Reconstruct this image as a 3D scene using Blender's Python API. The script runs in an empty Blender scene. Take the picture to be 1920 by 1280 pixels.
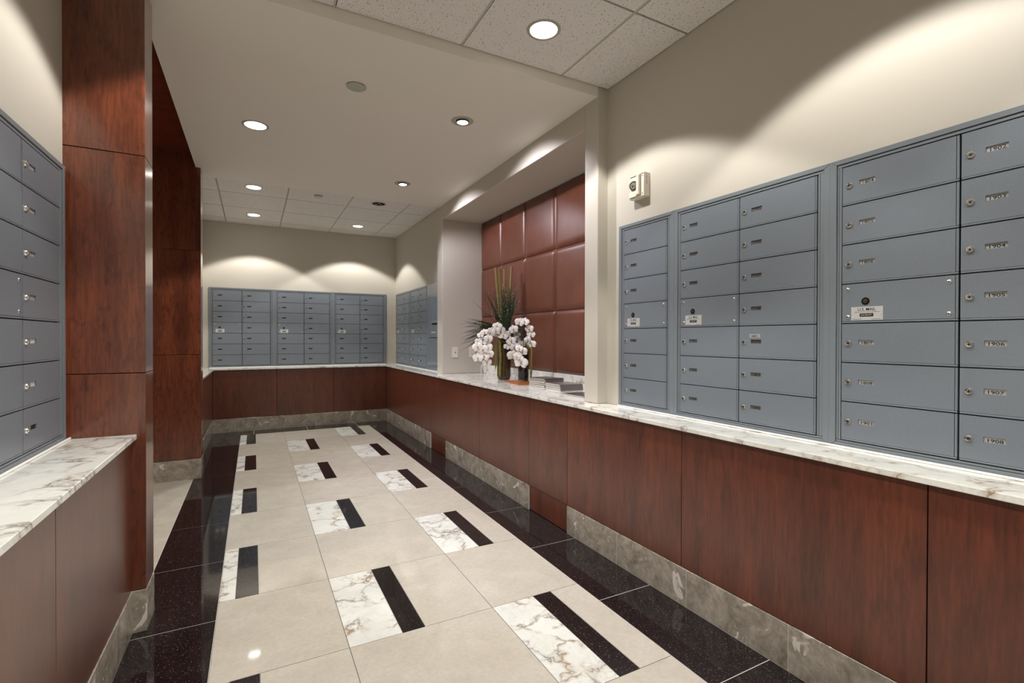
import bpy, bmesh, math, random
from mathutils import Vector, Matrix
random.seed(7)
PI = math.pi
S = bpy.context.scene
COL = S.collection

# ------------------------------------------------------------------ camera
cd = bpy.data.cameras.new('camera')
cam = bpy.data.objects.new('camera', cd)
COL.objects.link(cam)
S.camera = cam
F_PX, YAW, PITCH, ROLL, CAM_H = 916.117, 0.485865, -0.00706146, 0.00203291, 1.19718
cd.sensor_width = 36.0
cd.lens = F_PX * 36.0 / 1920.0
cd.clip_start = 0.05
_fw = Vector((math.sin(YAW) * math.cos(PITCH), math.cos(YAW) * math.cos(PITCH), math.sin(PITCH)))
_rt = Vector((math.cos(YAW), -math.sin(YAW), 0))
_up = _rt.cross(_fw)
_r = _rt * math.cos(ROLL) + _up * math.sin(ROLL)
_u = -_rt * math.sin(ROLL) + _up * math.cos(ROLL)
cam.matrix_world = Matrix(((_r.x, _u.x, -_fw.x, 0), (_r.y, _u.y, -_fw.y, 0), (_r.z, _u.z, -_fw.z, CAM_H), (0, 0, 0, 1)))

# ------------------------------------------------------------------ world and exposure
W = bpy.data.worlds.new('world')
S.world = W
W.use_nodes = True
W.node_tree.nodes['Background'].inputs[0].default_value = (1.0, 0.95, 0.88, 1)
W.node_tree.nodes['Background'].inputs[1].default_value = 0.05
S.view_settings.view_transform = 'Standard'
S.view_settings.look = 'None'
S.view_settings.gamma = 1.0
S.view_settings.use_curve_mapping = False
S.view_settings.exposure = 0.0
try:
    S.cycles.use_denoising = True
    S.cycles.max_bounces = 10
    S.cycles.diffuse_bounces = 6
    S.cycles.glossy_bounces = 5
    S.cycles.transmission_bounces = 8
    S.cycles.sample_clamp_indirect = 6.0
    S.cycles.caustics_reflective = False
    S.cycles.caustics_refractive = False
except Exception:
    pass

# ------------------------------------------------------------------ light levels
WARM = (1.0, 0.965, 0.905)
COOL = (0.95, 0.91, 1.0)
DOWN_W = 66.0            # every recessed downlight
SPOT_W = 75.0            # the two adjustable spots aimed at the niche
LENS = 12.0               # brightness of the downlight lenses
ZT, ZG = 2.691, 2.633    # acoustic tile ceiling, plaster ceiling

def lamp(name, loc, watts, col, angle, blend, radius, parent=None, aim=None, wide=0):
    d = bpy.data.lights.new(name, 'SPOT')
    d.energy = watts
    d.color = col
    d.spot_size = angle
    d.spot_blend = blend
    d.shadow_soft_size = radius
    o = bpy.data.objects.new(name, d)
    COL.objects.link(o)
    loc = Vector(loc)
    if aim is not None:
        o.rotation_euler = (Vector(aim) - loc).to_track_quat('-Z', 'Y').to_euler()
    if wide:
        # reflector downlights throw more light towards their cut-off angle
        d.use_nodes = True
        nt = d.node_tree
        em = nt.nodes['Emission']
        tc = nt.nodes.new('ShaderNodeTexCoord')
        sp = nt.nodes.new('ShaderNodeSeparateXYZ')
        ab = nt.nodes.new('ShaderNodeMath'); ab.operation = 'ABSOLUTE'
        mr = nt.nodes.new('ShaderNodeMapRange')
        mr.interpolation_type = 'SMOOTHSTEP'
        mr.inputs['From Min'].default_value = 0.54
        mr.inputs['From Max'].default_value = 0.80
        mr.inputs['To Min'].default_value = wide
        mr.inputs['To Max'].default_value = 1.0
        nt.links.new(tc.outputs['Normal'], sp.inputs[0])
        nt.links.new(sp.outputs['Z'], ab.inputs[0])
        nt.links.new(ab.outputs[0], mr.inputs['Value'])
        nt.links.new(mr.outputs[0], em.inputs['Strength'])
    if parent is not None:
        o.parent = parent
        loc = loc - parent.location
    o.location = loc
    return o

CUT = 2 * math.atan(1.52)
# lamps of the fittings that stand outside the picture: nearer bays of the same ceiling and the side passage
for (x, y, z, k) in [(1.245, 0.815, ZT, 1), (0.015, 2.035, ZT, 1), (0.015, 0.815, ZT, 1), (1.245, -0.405, ZT, 1), (0.015, -0.405, ZT, 1), (-1.0, 3.05, ZG, 0.4)]:
    lamp('ceiling_lamp', (x, y, z - 0.012), DOWN_W * k, WARM, CUT, 0.15, 0.05, wide=1.55)

# ------------------------------------------------------------------ helpers
OFF = {}

def tag(o, label=None, cat=None, group=None, kind=None):
    if label: o['label'] = label
    if cat: o['category'] = cat
    if group: o['group'] = group
    if kind: o['kind'] = kind
    return o

def empty(name, loc, rz=0.0, frame_local=False):
    o = bpy.data.objects.new(name, None)
    o.empty_display_size = 0.05
    o.location = loc
    o.rotation_euler = (0, 0, rz)
    COL.objects.link(o)
    OFF[o.name] = Vector((0, 0, 0)) if frame_local else Vector(loc)
    return o

def mk(name, bm, mats, parent=None, smooth=False, origin=None, kind=None):
    me = bpy.data.meshes.new(name)
    bm.normal_update()
    if origin is None:
        xs = [v.co.x for v in bm.verts]; ys = [v.co.y for v in bm.verts]; zs = [v.co.z for v in bm.verts]
        origin = Vector(((min(xs) + max(xs)) / 2, (min(ys) + max(ys)) / 2, min(zs)))
    origin = Vector(origin)
    for v in bm.verts:
        v.co -= origin
    bm.to_mesh(me)
    bm.free()
    if not isinstance(mats, (list, tuple)):
        mats = [mats]
    for m in mats:
        me.materials.append(m)
    if smooth:
        for p in me.polygons:
            p.use_smooth = True
        if smooth == 'auto':
            try:
                me.set_sharp_from_angle(angle=0.6)
            except Exception:
                pass
    o = bpy.data.objects.new(name, me)
    COL.objects.link(o)
    OFF[o.name] = origin
    if parent is not None:
        o.parent = parent
        o.location = origin - OFF[parent.name]
    else:
        o.location = origin
    if kind:
        o['kind'] = kind
    return o

def box(bm, x0, y0, z0, x1, y1, z1, bev=0.0, mat=0, seg=1):
    vs = [bm.verts.new((x, y, z)) for x in (min(x0, x1), max(x0, x1)) for y in (min(y0, y1), max(y0, y1)) for z in (min(z0, z1), max(z0, z1))]
    idx = [(0, 1, 3, 2), (4, 6, 7, 5), (0, 4, 5, 1), (2, 3, 7, 6), (0, 2, 6, 4), (1, 5, 7, 3)]
    fs = [bm.faces.new([vs[i] for i in f]) for f in idx]
    for f in fs:
        f.material_index = mat
    if bev > 0:
        es = list({e for f in fs for e in f.edges})
        r = bmesh.ops.bevel(bm, geom=es, offset=bev, segments=seg, affect='EDGES', profile=0.5)
        for f in r['faces']:
            f.material_index = mat
    return bm

def prism(bm, pts, z0, z1, mat=0, bev=0.0):
    a = [bm.verts.new((x, y, z0)) for x, y in pts]
    b = [bm.verts.new((x, y, z1)) for x, y in pts]
    n = len(pts)
    fs = [bm.faces.new(list(reversed(a))), bm.faces.new(b)]
    for i in range(n):
        fs.append(bm.faces.new((a[i], a[(i + 1) % n], b[(i + 1) % n], b[i])))
    for f in fs:
        f.material_index = mat
    bmesh.ops.recalc_face_normals(bm, faces=fs)
    if bev:
        es = list({e for f in fs[:2] for e in f.edges})
        r = bmesh.ops.bevel(bm, geom=es, offset=bev, segments=2, affect='EDGES', profile=0.5)
        for f in r['faces']:
            f.material_index = mat
    return bm

def lathe(bm, prof, c, axis='Z', n=28, mat=0, close=True):
    """prof: list of (radius, height along the axis)."""
    rings = []
    for r, h in prof:
        ring = []
        for i in range(n):
            a = 2 * PI * i / n
            if axis == 'Z': p = (c[0] + r * math.cos(a), c[1] + r * math.sin(a), c[2] + h)
            elif axis == 'Y': p = (c[0] + r * math.cos(a), c[1] + h, c[2] + r * math.sin(a))
            else: p = (c[0] + h, c[1] + r * math.cos(a), c[2] + r * math.sin(a))
            ring.append(bm.verts.new(p))
        rings.append(ring)
    fs = []
    for k in range(len(rings) - 1):
        for i in range(n):
            j = (i + 1) % n
            fs.append(bm.faces.new((rings[k][i], rings[k][j], rings[k + 1][j], rings[k + 1][i])))
    if close:
        if prof[0][0] > 1e-5: fs.append(bm.faces.new(rings[0]))
        if prof[-1][0] > 1e-5: fs.append(bm.faces.new(list(reversed(rings[-1]))))
    for f in fs:
        f.material_index = mat
    bmesh.ops.recalc_face_normals(bm, faces=fs)
    return bm

def tube(bm, pts, rad, n=6, mat=0):
    pts = [Vector(p) for p in pts]
    rings = []
    for i, p in enumerate(pts):
        t = (pts[min(i + 1, len(pts) - 1)] - pts[max(i - 1, 0)]).normalized()
        a = Vector((0, 0, 1)) if abs(t.z) < 0.9 else Vector((1, 0, 0))
        u = t.cross(a).normalized(); w = t.cross(u)
        r = rad[i] if isinstance(rad, (list, tuple)) else rad
        rings.append([bm.verts.new(p + (u * math.cos(2 * PI * k / n) + w * math.sin(2 * PI * k / n)) * r) for k in range(n)])
    for k in range(len(rings) - 1):
        for i in range(n):
            f = bm.faces.new((rings[k][i], rings[k][(i + 1) % n], rings[k + 1][(i + 1) % n], rings[k + 1][i]))
            f.material_index = mat
    f = bm.faces.new(list(reversed(rings[0]))); f.material_index = mat
    f = bm.faces.new(rings[-1]); f.material_index = mat
    return bm

# flat lettering: outlines from the built-in font, cached as plain triangles
GLYPH = {}
def glyph(s):
    if s not in GLYPH:
        c = bpy.data.curves.new('lettering', 'FONT')
        c.body = s
        c.size = 1.0
        c.offset = 0.010
        c.resolution_u = 3
        o = bpy.data.objects.new('lettering', c)
        me = bpy.data.meshes.new_from_object(o)
        vs = [tuple(v.co) for v in me.vertices]
        ps = [tuple(p.vertices) for p in me.polygons]
        x0 = min(v[0] for v in vs); x1 = max(v[0] for v in vs)
        y0 = min(v[1] for v in vs); y1 = max(v[1] for v in vs)
        GLYPH[s] = ([((v[0] - x0) / (x1 - x0), (v[1] - y0) / (y1 - y0)) for v in vs], ps)
        bpy.data.objects.remove(o); bpy.data.curves.remove(c); bpy.data.meshes.remove(me)
    return GLYPH[s]

def text(bm, s, place, mat):
    """place(u, v) with u, v in 0..1 gives the point on the surface."""
    vs, ps = glyph(s)
    nv = [bm.verts.new(place(u, v)) for u, v in vs]
    for p in ps:
        try:
            f = bm.faces.new([nv[i] for i in p]); f.material_index = mat
        except ValueError:
            pass

# ------------------------------------------------------------------ materials
def base(name, col=(0.5, 0.5, 0.5), rough=0.5, metal=0.0, spec=0.5, coat=0.0, coatr=0.1):
    m = bpy.data.materials.new(name)
    m.use_nodes = True
    b = m.node_tree.nodes['Principled BSDF']
    b.inputs['Base Color'].default_value = (*col, 1)
    b.inputs['Roughness'].default_value = rough
    b.inputs['Metallic'].default_value = metal
    b.inputs['Specular IOR Level'].default_value = spec
    b.inputs['Coat Weight'].default_value = coat
    b.inputs['Coat Roughness'].default_value = coatr
    return m

class NT:
    def __init__(s, m):
        s.t = m.node_tree; s.b = s.t.nodes['Principled BSDF']
    def n(s, typ, **kw):
        nd = s.t.nodes.new(typ)
        for k, v in kw.items():
            setattr(nd, k, v)
        return nd
    def l(s, a, b):
        s.t.links.new(a, b)
    def coord(s, scale=(1, 1, 1), kind='Object', rnd=None):
        tc = s.n('ShaderNodeTexCoord')
        mp = s.n('ShaderNodeMapping')
        mp.inputs['Scale'].default_value = scale
        s.l(tc.outputs[kind], mp.inputs['Vector'])
        if rnd:
            if rnd == 'face':
                at = s.n('ShaderNodeAttribute', attribute_name='rnd'); src = at.outputs['Fac']
            else:
                oi = s.n('ShaderNodeObjectInfo'); src = oi.outputs['Random']
            mu = s.n('ShaderNodeVectorMath', operation='SCALE')
            mu.inputs[0].default_value = (37.1, 53.7, 11.3)
            s.l(src, mu.inputs['Scale'])
            ad = s.n('ShaderNodeVectorMath', operation='ADD')
            s.l(mp.outputs[0], ad.inputs[0]); s.l(mu.outputs[0], ad.inputs[1])
            return ad.outputs[0]
        return mp.outputs[0]
    def noise(s, vec, scale, detail=4, rough=0.55, dist=0.0):
        nd = s.n('ShaderNodeTexNoise')
        nd.inputs['Scale'].default_value = scale
        nd.inputs['Detail'].default_value = detail
        nd.inputs['Roughness'].default_value = rough
        nd.inputs['Distortion'].default_value = dist
        s.l(vec, nd.inputs['Vector'])
        return nd
    def ramp(s, fac, stops, interp='LINEAR'):
        r = s.n('ShaderNodeValToRGB')
        r.color_ramp.interpolation = interp
        e = r.color_ramp.elements
        while len(e) < len(stops): e.new(0.5)
        for el, (p, c) in zip(e, stops):
            el.position = p
            el.color = (*c, 1) if len(c) == 3 else c
        s.l(fac, r.inputs[0])
        return r.outputs[0]
    def mix(s, a, b, fac, mode='MIX'):
        m = s.n('ShaderNodeMix', data_type='RGBA', blend_type=mode)
        for sock, v in ((m.inputs[0], fac), (m.inputs[6], a), (m.inputs[7], b)):
            if hasattr(v, 'is_linked') or hasattr(v, 'links'):
                s.l(v, sock)
            elif isinstance(v, (int, float)):
                sock.default_value = v
            else:
                sock.default_value = (*v, 1)
        return m.outputs[2]
    def bump(s, h, strength=0.1, dist=0.01):
        b = s.n('ShaderNodeBump')
        b.inputs['Strength'].default_value = strength
        b.inputs['Distance'].default_value = dist
        s.l(h, b.inputs['Height'])
        s.l(b.outputs[0], s.b.inputs['Normal'])

def paint(name, col, rough=0.6, bump=0.03, scale=220):
    m = base(name, col, rough, spec=0.3)
    t = NT(m)
    n = t.noise(t.coord(), scale, 3)
    t.bump(n.outputs[0], bump, 0.002)
    return m

def wood(name, lo, hi, blotch=0.25, rough=0.3, coat=0.35, swirl=0.0, coatr=0.12, bs=24, bz=0.22):
    m = base(name, hi, rough, spec=0.45, coat=coat, coatr=coatr)
    t = NT(m)
    v = t.coord((1, 1, 0.10), rnd='obj')
    fine = t.noise(v, 95, 4, 0.7)
    wide = t.noise(v, 9, 4, 0.55, swirl)
    v2 = t.coord((1, 1, bz), rnd='obj')
    bl = t.noise(v2, bs, 4, 0.6, 0.25)
    c = t.ramp(wide.outputs[0], [(0.3, lo), (0.68, hi)])
    c = t.mix(c, t.ramp(fine.outputs[0], [(0.35, (0.55, 0.50, 0.47)), (0.62, (1.15, 1.12, 1.10))]), 0.75, 'MULTIPLY')
    dk = t.ramp(bl.outputs[0], [(0.30, (0.30, 0.25, 0.26)), (0.47, (1, 1, 1))])
    c = t.mix(c, dk, blotch, 'MULTIPLY')
    t.l(c, t.b.inputs['Base Color'])
    t.bump(fine.outputs[0], 0.03, 0.001)
    return m

WOOD_PANEL = wood('cherry_panel', (0.090, 0.019, 0.0078), (0.152, 0.035, 0.0138), 0.6, 0.34, 0.85, 0.0, 0.30)
WOOD_COL = wood('figured_cherry_column', (0.095, 0.023, 0.010), (0.20, 0.053, 0.022), 0.55, 0.32, 1.0, 0.0, 0.16, 34, 0.5)
WOOD_SOFFIT = wood('cherry_soffit', (0.10, 0.015, 0.008), (0.2, 0.035, 0.016), 0.5, 0.32, 0.3, 0.8)

def veined(name, white=(0.80, 0.80, 0.76), vein=(0.38, 0.27, 0.175), rough=0.07, rnd='obj', scale=1.0, heavy=0.5):
    m = base(name, white, rough, spec=0.5)
    t = NT(m)
    v = t.coord((scale,) * 3, rnd=rnd)
    w1 = t.noise(v, 3.2, 4, 0.6)
    sc = t.n('ShaderNodeVectorMath', operation='SCALE'); sc.inputs['Scale'].default_value = 0.42
    t.l(w1.outputs['Color'], sc.inputs[0])
    w2 = t.noise(v, 17, 3, 0.6)
    sc2 = t.n('ShaderNodeVectorMath', operation='SCALE'); sc2.inputs['Scale'].default_value = 0.075
    t.l(w2.outputs['Color'], sc2.inputs[0])
    ad = t.n('ShaderNodeVectorMath', operation='ADD'); t.l(v, ad.inputs[0]); t.l(sc.outputs[0], ad.inputs[1])
    ad2 = t.n('ShaderNodeVectorMath', operation='ADD'); t.l(ad.outputs[0], ad2.inputs[0]); t.l(sc2.outputs[0], ad2.inputs[1])
    def cells(s, a, b):
        vo = t.n('ShaderNodeTexVoronoi', feature='DISTANCE_TO_EDGE')
        vo.inputs['Scale'].default_value = s
        vo.inputs['Randomness'].default_value = 1.0
        t.l(ad2.outputs[0], vo.inputs['Vector'])
        return t.ramp(vo.outputs['Distance'], [(0.0, (1, 1, 1)), (a, (0.40, 0.40, 0.40)), (b, (0, 0, 0))])
    big = cells(5.0, 0.022, 0.10)
    small = cells(15.0, 0.02, 0.12)
    mask = t.ramp(t.noise(v, 4.0, 3).outputs[0], [(0.42, (0, 0, 0)), (0.62, (1, 1, 1))])
    sm = t.mix((0, 0, 0), small, mask)
    allv = t.mix(big, sm, 0.5, 'ADD')
    thick = t.ramp(t.noise(v, 7.0, 3).outputs[0], [(0.38, (0.08, 0.08, 0.08)), (0.62, (1, 1, 1))])
    allv = t.mix(allv, thick, 1.0, 'MULTIPLY')
    cloud = t.ramp(t.noise(ad.outputs[0], 5, 4).outputs[0], [(0.4, (0.86, 0.87, 0.85)), (0.7, (1.05, 1.04, 1.02))])
    wc = t.mix(white, cloud, 0.7, 'MULTIPLY')
    vc = t.mix(vein, (0.30, 0.29, 0.27), t.ramp(t.noise(v, 3.0, 2).outputs[0], [(0.4, (0, 0, 0)), (0.6, (1, 1, 1))]))
    mm = t.n('ShaderNodeMath', operation='MULTIPLY'); mm.inputs[1].default_value = heavy; mm.use_clamp = True
    t.l(allv, mm.inputs[0])
    t.l(t.mix(wc, vc, mm.outputs[0]), t.b.inputs['Base Color'])
    return m

M_TOP = veined('veined_white_marble', (0.80, 0.80, 0.77), heavy=1.25)
M_TILE = veined('veined_white_marble_tile', (0.80, 0.81, 0.78), rnd='face', scale=1.15, heavy=1.5)

def stone_beige():
    m = base('cream_marble_tile', (0.5, 0.45, 0.37), 0.045, spec=0.5)
    t = NT(m)
    v = t.coord(rnd='face')
    n = t.noise(v, 6, 7, 0.62, 0.6)
    n2 = t.noise(v, 60, 4, 0.7)
    c = t.ramp(n.outputs[0], [(0.3, (0.515, 0.475, 0.41)), (0.55, (0.56, 0.522, 0.455)), (0.72, (0.60, 0.563, 0.50))])
    c = t.mix(c, t.ramp(n2.outputs[0], [(0.3, (0.93, 0.92, 0.91)), (0.6, (1.03, 1.03, 1.03))]), 1.0, 'MULTIPLY')
    vn = t.n('ShaderNodeTexVoronoi', feature='DISTANCE_TO_EDGE'); vn.inputs['Scale'].default_value = 5
    sc = t.n('ShaderNodeVectorMath', operation='SCALE'); sc.inputs['Scale'].default_value = 0.5
    t.l(t.noise(v, 4, 6, 0.7).outputs['Color'], sc.inputs[0])
    ad = t.n('ShaderNodeVectorMath', operation='ADD'); t.l(v, ad.inputs[0]); t.l(sc.outputs[0], ad.inputs[1])
    t.l(ad.outputs[0], vn.inputs['Vector'])
    c = t.mix(c, t.ramp(vn.outputs['Distance'], [(0.0, (0.80, 0.76, 0.70)), (0.012, (1, 1, 1))]), 0.35, 'MULTIPLY')
    t.l(c, t.b.inputs['Base Color'])
    return m
M_BEIGE = stone_beige()

def granite():
    m = base('black_sparkle_granite', (0.012, 0.009, 0.010), 0.05, spec=0.55)
    t = NT(m)
    v = t.coord(rnd='face')
    vo = t.n('ShaderNodeTexVoronoi', feature='F1'); vo.inputs['Scale'].default_value = 230
    t.l(v, vo.inputs['Vector'])
    dot = t.ramp(vo.outputs['Distance'], [(0.12, (1, 1, 1)), (0.18, (0, 0, 0))])
    sel = t.ramp(vo.outputs['Color'], [(0.60, (0, 0, 0)), (0.80, (1, 1, 1))])
    vo2 = t.n('ShaderNodeTexVoronoi', feature='F1'); vo2.inputs['Scale'].default_value = 330
    t.l(v, vo2.inputs['Vector'])
    grit = t.ramp(vo2.outputs['Distance'], [(0.10, (0.07, 0.055, 0.05)), (0.32, (0.009, 0.006, 0.007))])
    f = t.mix(dot, sel, 1.0, 'MULTIPLY')
    t.l(t.mix(grit, (0.95, 0.90, 0.85), f), t.b.inputs['Base Color'])
    return m
M_BLACK = granite()

def base_stone():
    m = base('grey_fossil_marble', (0.26, 0.235, 0.20), 0.2, spec=0.45)
    t = NT(m)
    v = t.coord(rnd='face')
    n = t.noise(v, 9, 7, 0.68, 0.9)
    n2 = t.noise(v, 45, 5, 0.75)
    c = t.ramp(n.outputs[0], [(0.32, (0.20, 0.175, 0.145)), (0.5, (0.33, 0.295, 0.25)), (0.68, (0.45, 0.41, 0.355))])
    c = t.mix(c, t.ramp(n2.outputs[0], [(0.3, (0.78, 0.77, 0.76)), (0.65, (1.15, 1.14, 1.12))]), 1.0, 'MULTIPLY')
    p = t.noise(v, 7.5, 3, 0.6, 1.2)
    c = t.mix(c, (0.66, 0.62, 0.57), t.ramp(p.outputs[0], [(0.645, (0, 0, 0)), (0.665, (1, 1, 1))]))
    s = t.noise(v, 34, 3, 0.6, 1.0)
    c = t.mix(c, (0.52, 0.48, 0.42), t.ramp(s.outputs[0], [(0.645, (0, 0, 0)), (0.69, (0.7, 0.7, 0.7))]))
    t.l(c, t.b.inputs['Base Color'])
    return m
M_BASE = base_stone()

def acoustic():
    m = base('fissured_acoustic_tile', (0.55, 0.52, 0.48), 0.85, spec=0.2)
    t = NT(m)
    v = t.coord(rnd='face')
    n = t.noise(v, 260, 3, 0.6)
    c = t.ramp(n.outputs[0], [(0.3, (0.62, 0.595, 0.57)), (0.6, (0.83, 0.80, 0.775))])
    st = t.coord((1.0, 0.55, 1), rnd='face')
    vo = t.n('ShaderNodeTexVoronoi', feature='F1'); vo.inputs['Scale'].default_value = 130
    w = t.n('ShaderNodeVectorMath', operation='SCALE'); w.inputs['Scale'].default_value = 0.006
    t.l(t.noise(v, 90, 2).outputs['Color'], w.inputs[0])
    ad = t.n('ShaderNodeVectorMath', operation='ADD'); t.l(st, ad.inputs[0]); t.l(w.outputs[0], ad.inputs[1])
    t.l(ad.outputs[0], vo.inputs['Vector'])
    hole = t.mix(t.ramp(vo.outputs['Distance'], [(0.14, (1, 1, 1)), (0.30, (0, 0, 0))]),
                 t.ramp(vo.outputs['Color'], [(0.54, (0, 0, 0)), (0.64, (1, 1, 1))]), 1.0, 'MULTIPLY')
    c = t.mix(c, (0.07, 0.06, 0.05), hole)
    t.l(c, t.b.inputs['Base Color'])
    t.bump(n.outputs[0], 0.3, 0.002)
    return m
M_ACOUSTIC = acoustic()

M_WALL = paint('cream_wall_paint', (0.53, 0.497, 0.435), 0.55)
M_CEIL = paint('white_ceiling_paint', (0.77, 0.735, 0.67), 0.5)
M_TBAR = base('grey_ceiling_grid', (0.5, 0.47, 0.43), 0.5)
M_GAP = base('dark_joint', (0.012, 0.010, 0.009), 0.8, spec=0.1)
M_GROUT = base('grey_grout', (0.13, 0.12, 0.11), 0.8)
M_GROUT_L = base('pale_grout', (0.55, 0.52, 0.48), 0.7)

def boxpaint():
    m = base('blue_grey_enamel', (0.205, 0.228, 0.262), 0.36, spec=0.5, coat=0.15, coatr=0.25)
    t = NT(m)
    n = t.noise(t.coord(), 900, 2, 0.6)
    c = t.ramp(n.outputs[0], [(0.35, (0.148, 0.171, 0.202)), (0.65, (0.186, 0.211, 0.243))])
    t.l(c, t.b.inputs['Base Color'])
    t.bump(n.outputs[0], 0.06, 0.0006)
    return m
M_BOX = boxpaint()
M_BOXTRIM = base('blue_grey_trim', (0.178, 0.203, 0.228), 0.34, spec=0.5, coat=0.15, coatr=0.25)
M_PANEL = base('glossy_blue_grey_panel', (0.16, 0.19, 0.22), 0.16, spec=0.6, coat=0.3)
M_CHROME = base('nickel', (0.80, 0.77, 0.72), 0.18, metal=1.0)
M_SCREW = base('steel_screw', (0.55, 0.57, 0.56), 0.3, metal=0.9)
M_BRASS = base('dark_brass_keyway', (0.16, 0.12, 0.09), 0.4, metal=0.8)
M_CARD = base('white_card', (0.55, 0.54, 0.52), 0.6)
M_CARDC = base('light_grey_card', (0.38, 0.372, 0.36), 0.6)
M_CARDSHADE = base('shaded_grey_card', (0.13, 0.12, 0.115), 0.6)  # same stock as the light grey card, window recess shade painted into its colour
M_CARDGREY = base('grey_card', (0.30, 0.30, 0.30), 0.6)
M_CARDDARK = base('dark_card', (0.05, 0.042, 0.042), 0.6)
M_INK = base('black_ink', (0.010, 0.010, 0.012), 0.5)
M_PLATE = base('aluminium_plate', (0.56, 0.56, 0.55), 0.45, metal=0.3)
M_WHITE = base('white_enamel', (0.78, 0.74, 0.66), 0.4)
M_RING = base('cream_trim_ring', (0.42, 0.39, 0.32), 0.45)
M_CAULK = base('white_sealant', (0.85, 0.85, 0.83), 0.35)
M_RED = base('red_ink', (0.35, 0.02, 0.02), 0.5)
M_GREYPLASTIC = base('grey_plastic', (0.42, 0.43, 0.38), 0.45)

def emis(name, col, s):
    m = base(name, (0.9, 0.9, 0.9), 0.3)
    b = m.node_tree.nodes['Principled BSDF']
    b.inputs['Emission Color'].default_value = (*col, 1)
    b.inputs['Emission Strength'].default_value = s
    return m
M_LENS = emis('lit_lens', (1.0, 0.96, 0.9), LENS)
M_LENS_DIM = emis('dim_lit_lens', (1.0, 0.96, 0.9), 2.6)
M_BULB = emis('lit_halogen', (0.95, 0.93, 1.0), LENS * 1.5)

def glass(name, col, rough=0.02):
    m = base(name, col, rough)
    b = m.node_tree.nodes['Principled BSDF']
    b.inputs['Transmission Weight'].default_value = 1.0
    b.inputs['IOR'].default_value = 1.45
    return m
M_CLEAR = glass('clear_plastic', (0.95, 0.95, 0.95))
M_SMOKE = base('smoky_brown_glass', (0.05, 0.028, 0.014), 0.08, spec=0.5)
M_SMOKE2 = glass('smoky_clear_glass', (0.35, 0.33, 0.30))

def leather():
    m = base('russet_leather', (0.15, 0.045, 0.027), 0.36, spec=0.5)
    t = NT(m)
    v = t.coord(rnd='obj')
    vo = t.n('ShaderNodeTexVoronoi', feature='DISTANCE_TO_EDGE'); vo.inputs['Scale'].default_value = 420
    t.l(v, vo.inputs['Vector'])
    n = t.noise(v, 5, 4)
    c = t.ramp(n.outputs[0], [(0.3, (0.120, 0.038, 0.021)), (0.7, (0.158, 0.052, 0.030))])
    t.l(c, t.b.inputs['Base Color'])
    t.bump(vo.outputs['Distance'], 0.12, 0.001)
    return m
M_LEATHER = leather()

def petal():
    m = base('white_orchid_petal', (0.82, 0.80, 0.78), 0.5, spec=0.3)
    b = m.node_tree.nodes['Principled BSDF']
    b.inputs['Subsurface Weight'].default_value = 0.15
    b.inputs['Subsurface Radius'].default_value = (0.01, 0.01, 0.01)
    return m
M_PETAL = petal()
M_LIP = base('ochre_orchid_lip', (0.50, 0.26, 0.05), 0.5)
M_GRASS = base('dark_green_grass', (0.022, 0.042, 0.012), 0.45)
M_BAMBOO = base('olive_bamboo', (0.22, 0.17, 0.06), 0.45)
M_MOSS = base('yellow_green_moss', (0.17, 0.17, 0.02), 0.9)
M_TWIG = base('dark_twig', (0.025, 0.018, 0.012), 0.7)
M_BEAD = base('pearl_bead', (0.75, 0.78, 0.75), 0.25)
M_TRAY = base('orange_wood_tray', (0.36, 0.12, 0.04), 0.35)
M_PAPER = base('magazine_page_edges', (0.52, 0.50, 0.46), 0.7)
M_COVER = base('dark_glossy_cover', (0.075, 0.060, 0.062), 0.22)
M_COVER2 = base('grey_glossy_cover', (0.16, 0.135, 0.135), 0.25)
M_COVER3 = base('black_cover', (0.03, 0.03, 0.035), 0.25)

def face_rnd(o):
    me = o.data
    a = me.attributes.new('rnd', 'FLOAT', 'FACE')
    # faces of one tile share a value: quantise by stored tile index
    return a

# a bmesh with a per-face "rnd" value
def new_rbm():
    bm = bmesh.new()
    lay = bm.faces.layers.float.new('rnd')
    return bm, lay

def rbox(bm, lay, *a, **k):
    n = len(bm.faces)
    before = set(bm.faces)
    box(bm, *a, **k)
    r = random.random()
    for f in bm.faces:
        if f not in before:
            f[lay] = r

# ------------------------------------------------------------------ room
XW, XWL, YB, YN = 1.885, -0.645, 7.33, -1.6     # mailbox walls, back wall, wall behind the camera
T = 0.61
YA = 1.9522                                     # a tile row line
XC1, XC2, XBL, XBR = 0.325, 0.935, -0.143, 1.392

bm, lay = new_rbm()
g = 0.0014
TH = 0.006
def tile(x0, y0, x1, y1, mat, gg=g):
    if x1 - x0 < 0.01 or y1 - y0 < 0.01: return
    rbox(bm, lay, x0 + gg, y0 + gg, -TH, x1 - gg, y1 - gg, 0.0, mat=mat)
# slab under the tiles shows as grout
box(bm, XBL, YN, -0.05, XBR, 6.832, -0.0012, mat=3)
box(bm, -2.3, YN, -0.05, XBL, YB, -0.0012, mat=4)
box(bm, XBR, YN, -0.05, XW, YB, -0.0012, mat=4)
box(bm, XBL, 6.832, -0.05, XBR, YB, -0.0012, mat=4)
k = -6
while True:
    y0 = YA + k * T
    y1 = y0 + T
    if y0 > 6.8: break
    kk = k
    y0c, y1c = max(y0, YN), min(y1, 6.832)
    if y1c > YN + 0.02:
        for (cx0, cx1, full0, par) in ((XBL, XC1, XC1 - T, 1), (XC1, XC2, XC1, 0), (XC2, XBR, XC2, 1)):
            if (kk % 2 == 0) == (par == 0):
                a = full0 + 0.208; b = full0 + 0.302
                tile(max(cx0, full0), y0c, a, y1c, 1)
                tile(a, y0c, b, y1c, 2)
                tile(b, y0c, cx1, y1c, 0)
            else:
                tile(cx0, y0c, cx1, y1c, 0)
    k += 1
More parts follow.
